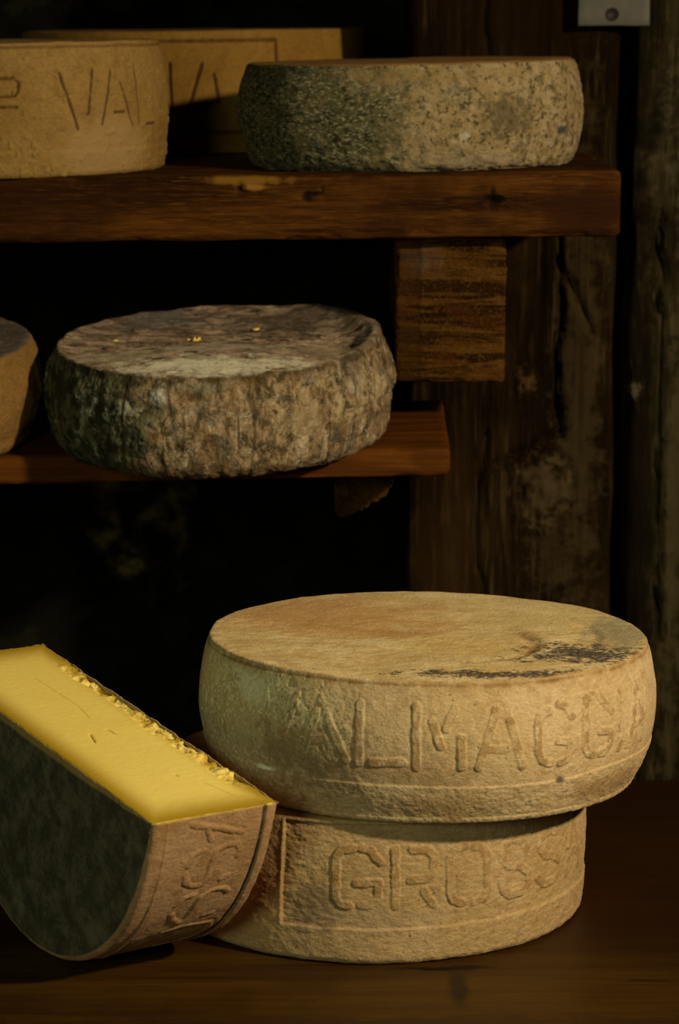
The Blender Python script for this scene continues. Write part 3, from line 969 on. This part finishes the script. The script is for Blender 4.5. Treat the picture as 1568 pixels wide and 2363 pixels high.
p, n, rc = profile(.0935, .1390, .1425, .052, .1410, .006, .0022, .006, .0006, .006)
w2 = wheel('cheese_wheel', (.0226, -.0007, .0002), (0, 0, 0), p, n, rc, .0935, .1415, bottom_disp, M_BOTTOM, .0038)
tag(w2, 'cheese wheel with GROSS in a frame, lower of the stacked pair on the table', 'cheese')


def green_disp(P, s, z, r, N):
    side = N[:, 2] < .5
    d = fbm(P * 16, 3, 201) * .0028 + fbm(np.stack([s * 70 + z * 40, z * 160, r * 60], 1), 4, 202) * .0011
    low = 1 - sstep(.004, .024, z)
    d = d + side * low * fbm(P * 70, 3, 203) * .003
    d = d - side * np.maximum(0, fbm(P * 210, 3, 204) - .2) * .004 * sstep(-.02, .06, s)
    d = d + side * sstep(.10, .16, s) * ridged(np.stack([s * 110, z * 12, s * 0], 1), 2, 205) * .0010
    d = d - sstep(.0, .8, N[:, 2]) * sstep(-.05, -.20, s) * .002
    return np.where(N[:, 2] > .6, d * .35, d), {'ink': s * 0}


p, n, rc = profile(.0873, .1395, .1445, .038, .1375, .017, .0035, .006, .00095, .006)
w3 = wheel('cheese_wheel', (.0606, .570, ZU - .0002), (R(.33), R(-.9), 0), p, n, rc, .0873, .145, green_disp, M_GREEN)
tag(w3, 'cheese wheel with dark green mould turning tan, right end of the upper shelf', 'cheese')


def mid_disp(P, s, z, r, N):
    side = N[:, 2] < .5
    top = N[:, 2] > .6
    d = fbm(P * 20, 3, 301) * .0028 + fbm(P * 90, 4, 302, .6) * .0022
    crack = np.maximum(0, ridged(np.stack([s * 75, z * 22, s * 0 + 3], 1), 3, 303) - .55)
    d = d - side * crack * .0045 * (.4 + .6 * sstep(.0, .08, s))
    d = d + side * fbm(P * 280, 3, 304) * .0008
    d = d + side * .004 * np.exp(-(((s + .0414) / .0075) ** 2 + ((z - .0678) / .0075) ** 2))
    ang = np.arctan2(P[:, 1], P[:, 0])
    rimup = np.exp(-((ang + .05) / .55) ** 2)
    ro = np.clip(r / .130, 0, 1)
    frontm = sstep(.2, -.9, np.sin(ang))
    topd = -.0040 * (1 - ro ** 6) * (1 - frontm) + frontm * .0035 * (1 - sstep(.55, 1.0, ro)) + .0075 * rimup * sstep(.88, 1.0, ro) - .0030 * rimup * sstep(.35, .75, ro) * (1 - sstep(.80, .95, ro)) + .005 * np.exp(-((ang - .75) / .45) ** 2) * sstep(.75, 1, ro)
    d = np.where(top, topd + fbm(P * np.array([60, 100, 60]), 5, 305, .6) * (.0026 - .0012 * frontm), d)
    d = d + (~top & (N[:, 2] > .05)) * .004 * rimup
    return d, {'ink': np.clip(side * crack * 4, 0, 1), 'rim': .8 * np.exp(-((np.hypot(P[:, 0], P[:, 1]) - .1300) / .0016) ** 2) * (N[:, 2] > .1), 'top': (N[:, 2] > .75).astype(float)}


p, n, rc = profile(.0824, .1375, .1405, .040, .1310, .018, .003, .0016, .00095, .006)
w4 = wheel('cheese_wheel', (-.0974, .45, .2413 - .0002), (R(6.14), R(-1.24), 0), p, n, rc, .0824, .1405, mid_disp, M_MID)
tag(w4, 'furry grey-brown cheese wheel with sunken pale top, front edge overhanging the lower shelf', 'cheese')


def lump(name, loc, r, seed, mat, parent):
    nu, nv = 14, 9
    V = []
    for i in range(nu):
        for j in range(nv):
            a, b = 2 * math.pi * i / nu, math.pi * (j + .02) / (nv - 1 + .04)
            V.append((math.cos(a) * math.sin(b), math.sin(a) * math.sin(b), math.cos(b)))
    V = np.array(V)
    k = 1 + .8 * fbm(V * 3.1 + seed, 3, seed)
    P = V * k[:, None] * np.array(r) + np.array(loc)
    return mesh_obj(name, P, grid_faces(nu, nv, True)[:, ::-1], mat, parent)


for i, (x, y, rx, ry, rz) in enumerate([(-.0175, -.016, .0016, .004, .0018), (-.0138, -.014, .0014, .003, .0022), (-.0156, -.018, .002, .003, .0010), (-.0240, .013, .0012, .003, .0012), (-.0844, .0159, .003, .003, .0008), (.0296, .0491, .003, .004, .0008)]):
    tag(lump('mould_spot', (x, y, .0792 + (.0063 if y < -.005 else 0)), (rx, ry, rz), 400 + i, M_YELLOW, w4), 'yellow mould spot')


def left_disp(P, s, z, r, N):
    side = N[:, 2] < .5
    d = fbm(P * 18, 3, 401) * .0014 + fbm(P * 150, 4, 402) * .0004
    e, g = engraved(s, z, P, L_LEFT, .0011, .0016, 40)
    d = d + side * e
    line1 = np.exp(-((z - .1030 - .0006 * fbm(np.stack([s * 30, s * 0, s * 0], 1), 2, 4)) / .0009) ** 2)
    d = d - side * .0016 * line1
    d = d + side * (.0007 * (1 - sstep(.0200, .0212, z)))
    d = d + side * np.maximum(0, fbm(P * 150, 3, 405) - .25) * .004
    return d, {'ink': side * np.maximum(g, line1 * .8)}


p, n, rc = profile(.1065, .1395, .1445, .052, .1385, .006, .002, .006, .001, .006)
w5 = wheel('cheese_wheel', (-.2885, .56, .4535 - .0002), (R(.33), R(-.67), 0), p, n, rc, .1065, .1445, left_disp, M_LEFT)
tag(w5, 'tan cheese wheel scored VAL at the left end of the upper shelf', 'cheese')


def back_disp(P, s, z, r, N):
    side = N[:, 2] < .5
    d = fbm(P * 16, 3, 501) * .0012
    e, g = engraved(s, z, P, L_BACK + [[(-.15, .1042), (.0862, .1041), (.0866, .020), (-.15, .020)]], .0016, .002, 44)
    return d + side * e, {'ink': side * g}


p, n, rc = profile(.1135, .1690, .1700, .05, .1690, .004, .002, .01, .0014, .01)
w6 = wheel('cheese_wheel', (-.140, .95, .4559), (R(.33), R(-.67), 0), p, n, rc, .1135, .170, back_disp, M_BACK, .006)
tag(w6, 'orange-tan cheese wheel with a framed mark, standing behind the others at the top', 'cheese')

p, n, rc = profile(.0830, .130, .1390, .040, .130, .014, .004, .004, .0018, .01)
w7 = wheel('cheese_wheel', (-.3805, .462, .2413 + (-.3805 + .0974) * LS + .012 * LT - .0002), (R(6.14), R(-1.24), 0), p, n, rc, .083, .139, lambda P, s, z, r, N: (fbm(P * 22, 4, 601) * .003 + fbm(P * 120, 3, 602) * .001, {'ink': s * 0}), M_FARLEFT, .008)
tag(w7, 'shadowed brown cheese wheel cut off by the left edge, on the lower shelf', 'cheese')

# ------------------------------------------------------------------ half wheel standing on its rind
MW = Matrix(((-.52375, .048955, .850464, -.1892), (.845657, -.0904993, .525999, -.1129), (.102717, .9946926, .006, .162), (0, 0, 0, 1)))
half = empty('half_cheese_wheel')
half.matrix_world = MW
HW_R, HW_H, HW_C = .1615, .0830, -.0228
HH = math.sqrt(HW_R ** 2 - HW_C ** 2)
L_WEDGE = [[(-.2269, .0261), (-.2215, .0436), (-.2156, .0607)], [(-.2208, .0374), (-.2135, .0407)], [(-.1964, .0288), (-.2042, .0299), (-.2068, .0364)],
           [(-.1898, .0283), (-.1832, .0300), (-.1776, .0357), (-.1777, .0428), (-.1832, .0448), (-.1978, .0446), (-.2048, .0459), (-.2077, .0523), (-.2078, .0594), (-.2029, .0622), (-.1973, .0617)],
           [(-.1797, .0550), (-.1820, .0586)], [(-.1604, .0304), (-.1679, .0337), (-.1690, .0404)],
           [(-.1512, .0307), (-.1440, .0333), (-.1369, .0409), (-.1412, .0443), (-.1512, .0449), (-.1654, .0458), (-.1700, .0515), (-.1707, .0598), (-.1653, .0644)],
           [(-.1408, .0559), (-.1427, .0617)], [(-.1262, .0337), (-.1304, .0456), (-.1295, .0655), (-.1175, .0685), (-.1007, .0658), (-.0894, .0565), (-.0919, .0436)]]


def half_surface(inset, nt, disp=True):
    """strip: chord front -> front disc -> rim -> back disc -> chord back; local x chord, y up, z axis"""
    Rr, H0, H1 = HW_R - inset, inset, HW_H - inset
    a0 = math.asin(HW_C / Rr)
    t = np.linspace(-math.pi - a0, a0, nt)          # through the bottom
    rho = .004
    fr = np.linspace(0, 1, 70 if disp else 12)
    nrim = 120 if disp else 12
    U = []
    for side in (0,):
        pass
    rows = []
    cx, cy = Rr * np.cos(t), Rr * np.sin(t)
    ri = (Rr - rho) / Rr
    def ring(kind, val):
        return kind, val
    seq = [('f', v) for v in fr] + [('c', v) for v in np.linspace(0, 1, 7)[1:-1]] + [('r', v) for v in np.linspace(0, 1, nrim)] + [('d', v) for v in np.linspace(0, 1, 7)[1:-1]] + [('b', v) for v in fr[::-1]]
    P = np.zeros((nt, len(seq), 3))
    N = np.zeros_like(P)
    kind = np.zeros((nt, len(seq)))
    tips = np.clip((1 - np.abs(cx) / HH) * 40, 0, 1)
    yb = np.minimum(cy * ri, HW_C)
    for j, (k, v) in enumerate(seq):
        if k in 'fb':
            y = HW_C + (yb - HW_C) * v
            x = cx * (1 + (ri - 1) * v)
            P[:, j] = np.stack([x, y, np.full(nt, H0 if k == 'f' else H1)], 1)
            N[:, j] = (0, 0, -1 if k == 'f' else 1)
            kind[:, j] = 0 if k == 'f' else 2
        else:
            kind[:, j] = 1
            if k == 'r':
                rad, zz, nrz = Rr, H0 + rho + (H1 - H0 - 2 * rho) * v, 0
            elif k == 'c':
                a = v * math.pi / 2
                rad, zz, nrz = Rr - rho + rho * math.sin(a), H0 + rho - rho * math.cos(a), -math.cos(a)
            else:
                a = v * math.pi / 2
                rad, zz, nrz = Rr - rho + rho * math.cos(a), H1 - rho + rho * math.sin(a), math.sin(a)
            P[:, j] = np.stack([np.cos(t) * rad, np.minimum(np.sin(t) * rad, HW_C), np.full(nt, zz)], 1)
            q = math.sqrt(1 - nrz * nrz)
            N[:, j] = np.stack([np.cos(t) * q, np.sin(t) * q, np.full(nt, nrz)], 1)
    return P, N, kind, seq


NT = 520
P, N, K, seq = half_surface(0, NT)
Pf, Nf, Kf = P.reshape(-1, 3), N.reshape(-1, 3), K.ravel()
ang = np.arctan2(Pf[:, 1], Pf[:, 0]) + math.pi / 2
s = .162 * ((ang + math.pi) % (2 * math.pi) - math.pi)
z = Pf[:, 2]
rim = Kf == 1
d = fbm(Pf * 20, 3, 701) * .0008 + fbm(Pf * 150, 4, 702) * .00035
fl, u = raised(s, z, Pf, L_WEDGE, hw=.0017, amp=.0010, seed=60, edge=.0005, wob=.0008)
d += rim * fl
d += rim * .0008 * np.exp(-((z - .0105 - (s + .2) * .03) / .0007) ** 2)
gro = np.exp(-((z - .0742) / .0010) ** 2)
d -= rim * .0013 * gro
d += rim * .0008 * sstep(.0745, .0760, z)
face = Kf == 0
rad = np.hypot(Pf[:, 0], Pf[:, 1])
d -= face * .0012 * np.exp(-((rad - .1405 + .01 * np.abs(Pf[:, 0])) / .0016) ** 2)
d -= face * .0007 * np.exp(-((rad - .118) / .002) ** 2)
d += face * fbm(Pf * 90, 4, 703) * .0005
Pf = Pf + Nf * d[:, None]
# ragged cut edge
lipj = np.array([k in 'fb' and v < .03 for k, v in seq])
lip = np.tile(lipj, NT)
top_j = np.array([k in 'fb' and v == 0 for k, v in seq])
jag = np.tile(top_j, NT) * (fbm(Pf * 160, 3, 704) * .0006)
backside = Kf == 2
jag = jag + np.tile(top_j, NT) * backside * (fbm(Pf * 75, 3, 705) * .0012)
rimtop = rim & (np.abs(Pf[:, 1] - HW_C) < .0008)
Pf[:, 1] += jag + rimtop * fbm(Pf * 220, 3, 706) * .0005
rind_o = mesh_obj('rind', Pf, grid_faces(NT, len(seq)), M_WRIND, half, attrs={'ink': rim * u, 'groove': rim * gro, 'face': (Kf == 0).astype(float) , 'lip': (lip | rimtop).astype(float) * .55})
import bmesh
bm = bmesh.new()
bm.from_mesh(rind_o.data)
bmesh.ops.remove_doubles(bm, verts=bm.verts, dist=.00002)
bmesh.ops.recalc_face_normals(bm, faces=bm.faces)
cen = Vector((0, -.08, .04))
f0 = max(bm.faces, key=lambda f: f.calc_area())
if (f0.calc_center_median() - cen).dot(f0.normal) < 0:
    bmesh.ops.reverse_faces(bm, faces=bm.faces)
bm.to_mesh(rind_o.data)
bm.free()
sol = rind_o.modifiers.new('thickness', 'SOLIDIFY')
sol.thickness = .0009
sol.offset = -1.0
rind_o['label'] = 'rind with grey moulded face and stamped pinkish edge'

# paste: closed body plus cut face
IN = .0010
na, nb = 420, 120
Rp = HW_R - IN
hp = math.sqrt(Rp ** 2 - HW_C ** 2) - .0006
A, B = np.meshgrid(np.linspace(-hp, hp, na), np.linspace(IN, HW_H - IN, nb), indexing='ij')
A, B = A.ravel(), B.ravel()
Q = np.stack([A, np.full(A.shape, HW_C), B], 1)
chunk = sstep(.0700, .0735, B + .0035 * fbm(np.stack([A * 45, B * 20, A * 0], 1), 3, 711)) * sstep(-.135, -.105, A) * (1 - sstep(.095, .125, A))
rag = np.abs(fbm(np.stack([A * 95, B * 150, A * 0], 1), 4, 712)) * .0050 + np.floor(fbm(np.stack([A * 70, B * 90, A * 0 + 5], 1), 2, 713) * 5) * .00045
dy = fbm(np.stack([A * 14, B * 14, A * 0], 1), 3, 714) * .0006 + fbm(np.stack([A * 8 + B * 25, B * 110, A * 0], 1), 3, 715) * .00012
dy -= chunk * (rag + .0006)
slits = [[(-.0051, .0467), (-.0150, .0476), (-.0212, .0482)], [(-.0083, .0345), (-.0294, .0291)], [(-.0908, .0486), (-.1008, .0499)]]
thin = [[(.098, .0477), (.0374, .0495)], [(-.1126, .0588), (-.1385, .0651)], [(.0374, .0495), (.014, .046)]]
ds = seg_dist(A, B, slits)
dt = seg_dist(A, B, thin)
ax_ = .5 + .5 * np.sin(A * 400)
_e = seg_dist(A, B, [[(q[0][0], q[0][1]), (q[0][0] + 1e-6, q[0][1])] for q in slits] + [[(q[-1][0], q[-1][1]), (q[-1][0] + 1e-6, q[-1][1])] for q in slits])
ds = ds + .0008 * (1 - sstep(0, .006, _e))
sl = 1 - sstep(.0002, .0010, ds)
st = 1 - sstep(.0002, .0009, dt)
dy -= sl * .0010 + st * .0002
Q[:, 1] += dy + .0002
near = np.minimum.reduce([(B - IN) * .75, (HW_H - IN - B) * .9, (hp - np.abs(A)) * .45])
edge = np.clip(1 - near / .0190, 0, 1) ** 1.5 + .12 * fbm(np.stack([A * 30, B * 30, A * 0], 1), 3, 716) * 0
cap_n = na * nb
# lower body: outline extruded down to the arc
V = [tuple(v) for v in Q]
bi = []
body = []
for i in range(na):
    a = -hp + 2 * hp * i / (na - 1)
    yb = -math.sqrt(max(Rp ** 2 - a * a, 1e-8)) + .0035
    body.append(((a, min(yb, HW_C - .0002), IN + .003), (a, min(yb, HW_C - .0002), HW_H - IN - .003)))
V += [p_ for q_ in body for p_ in q_]
F = [tuple(int(x) for x in q) for q in grid_faces(na, nb)]
for i in range(na - 1):
    f0_, b0_ = cap_n + 2 * i, cap_n + 2 * i + 1
    f1_, b1_ = cap_n + 2 * i + 2, cap_n + 2 * i + 3
    F.append((i * nb, f0_, f1_, (i + 1) * nb))
    F.append((f0_, b0_, b1_, f1_))
    F.append((b0_, i * nb + nb - 1, (i + 1) * nb + nb - 1, b1_))
F.append((cap_n, ) + tuple(range(0, nb)) + (cap_n + 1,))
l0 = (na - 1) * nb
F.append((cap_n + 2 * na - 2, cap_n + 2 * na - 1) + tuple(range(l0 + nb - 1, l0 - 1, -1)))
pad = np.zeros(2 * na)
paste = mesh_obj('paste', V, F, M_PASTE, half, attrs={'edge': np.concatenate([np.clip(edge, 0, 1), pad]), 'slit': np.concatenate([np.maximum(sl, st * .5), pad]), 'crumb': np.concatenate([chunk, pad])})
bm = bmesh.new()
bm.from_mesh(paste.data)
bmesh.ops.recalc_face_normals(bm, faces=bm.faces)
bm.to_mesh(paste.data)
bm.free()
paste['label'] = 'smooth yellow cut face'
tag(half, 'half cheese wheel standing on its rind at left, bright yellow cut face up', 'cheese')

for o_, g_ in [(w1, 'stacked cheese wheels on the table'), (w2, 'stacked cheese wheels on the table'), (w3, 'cheese wheels on the upper shelf'), (w5, 'cheese wheels on the upper shelf'),
               (w6, 'cheese wheels on the upper shelf'), (w4, 'cheese wheels on the lower shelf'), (w7, 'cheese wheels on the lower shelf'),
               (shelf, 'shelf planks'), (rear, 'shelf planks'), (low, 'shelf planks'), (post, 'timber posts'), (rpost, 'timber posts')]:
    o_['group'] = g_
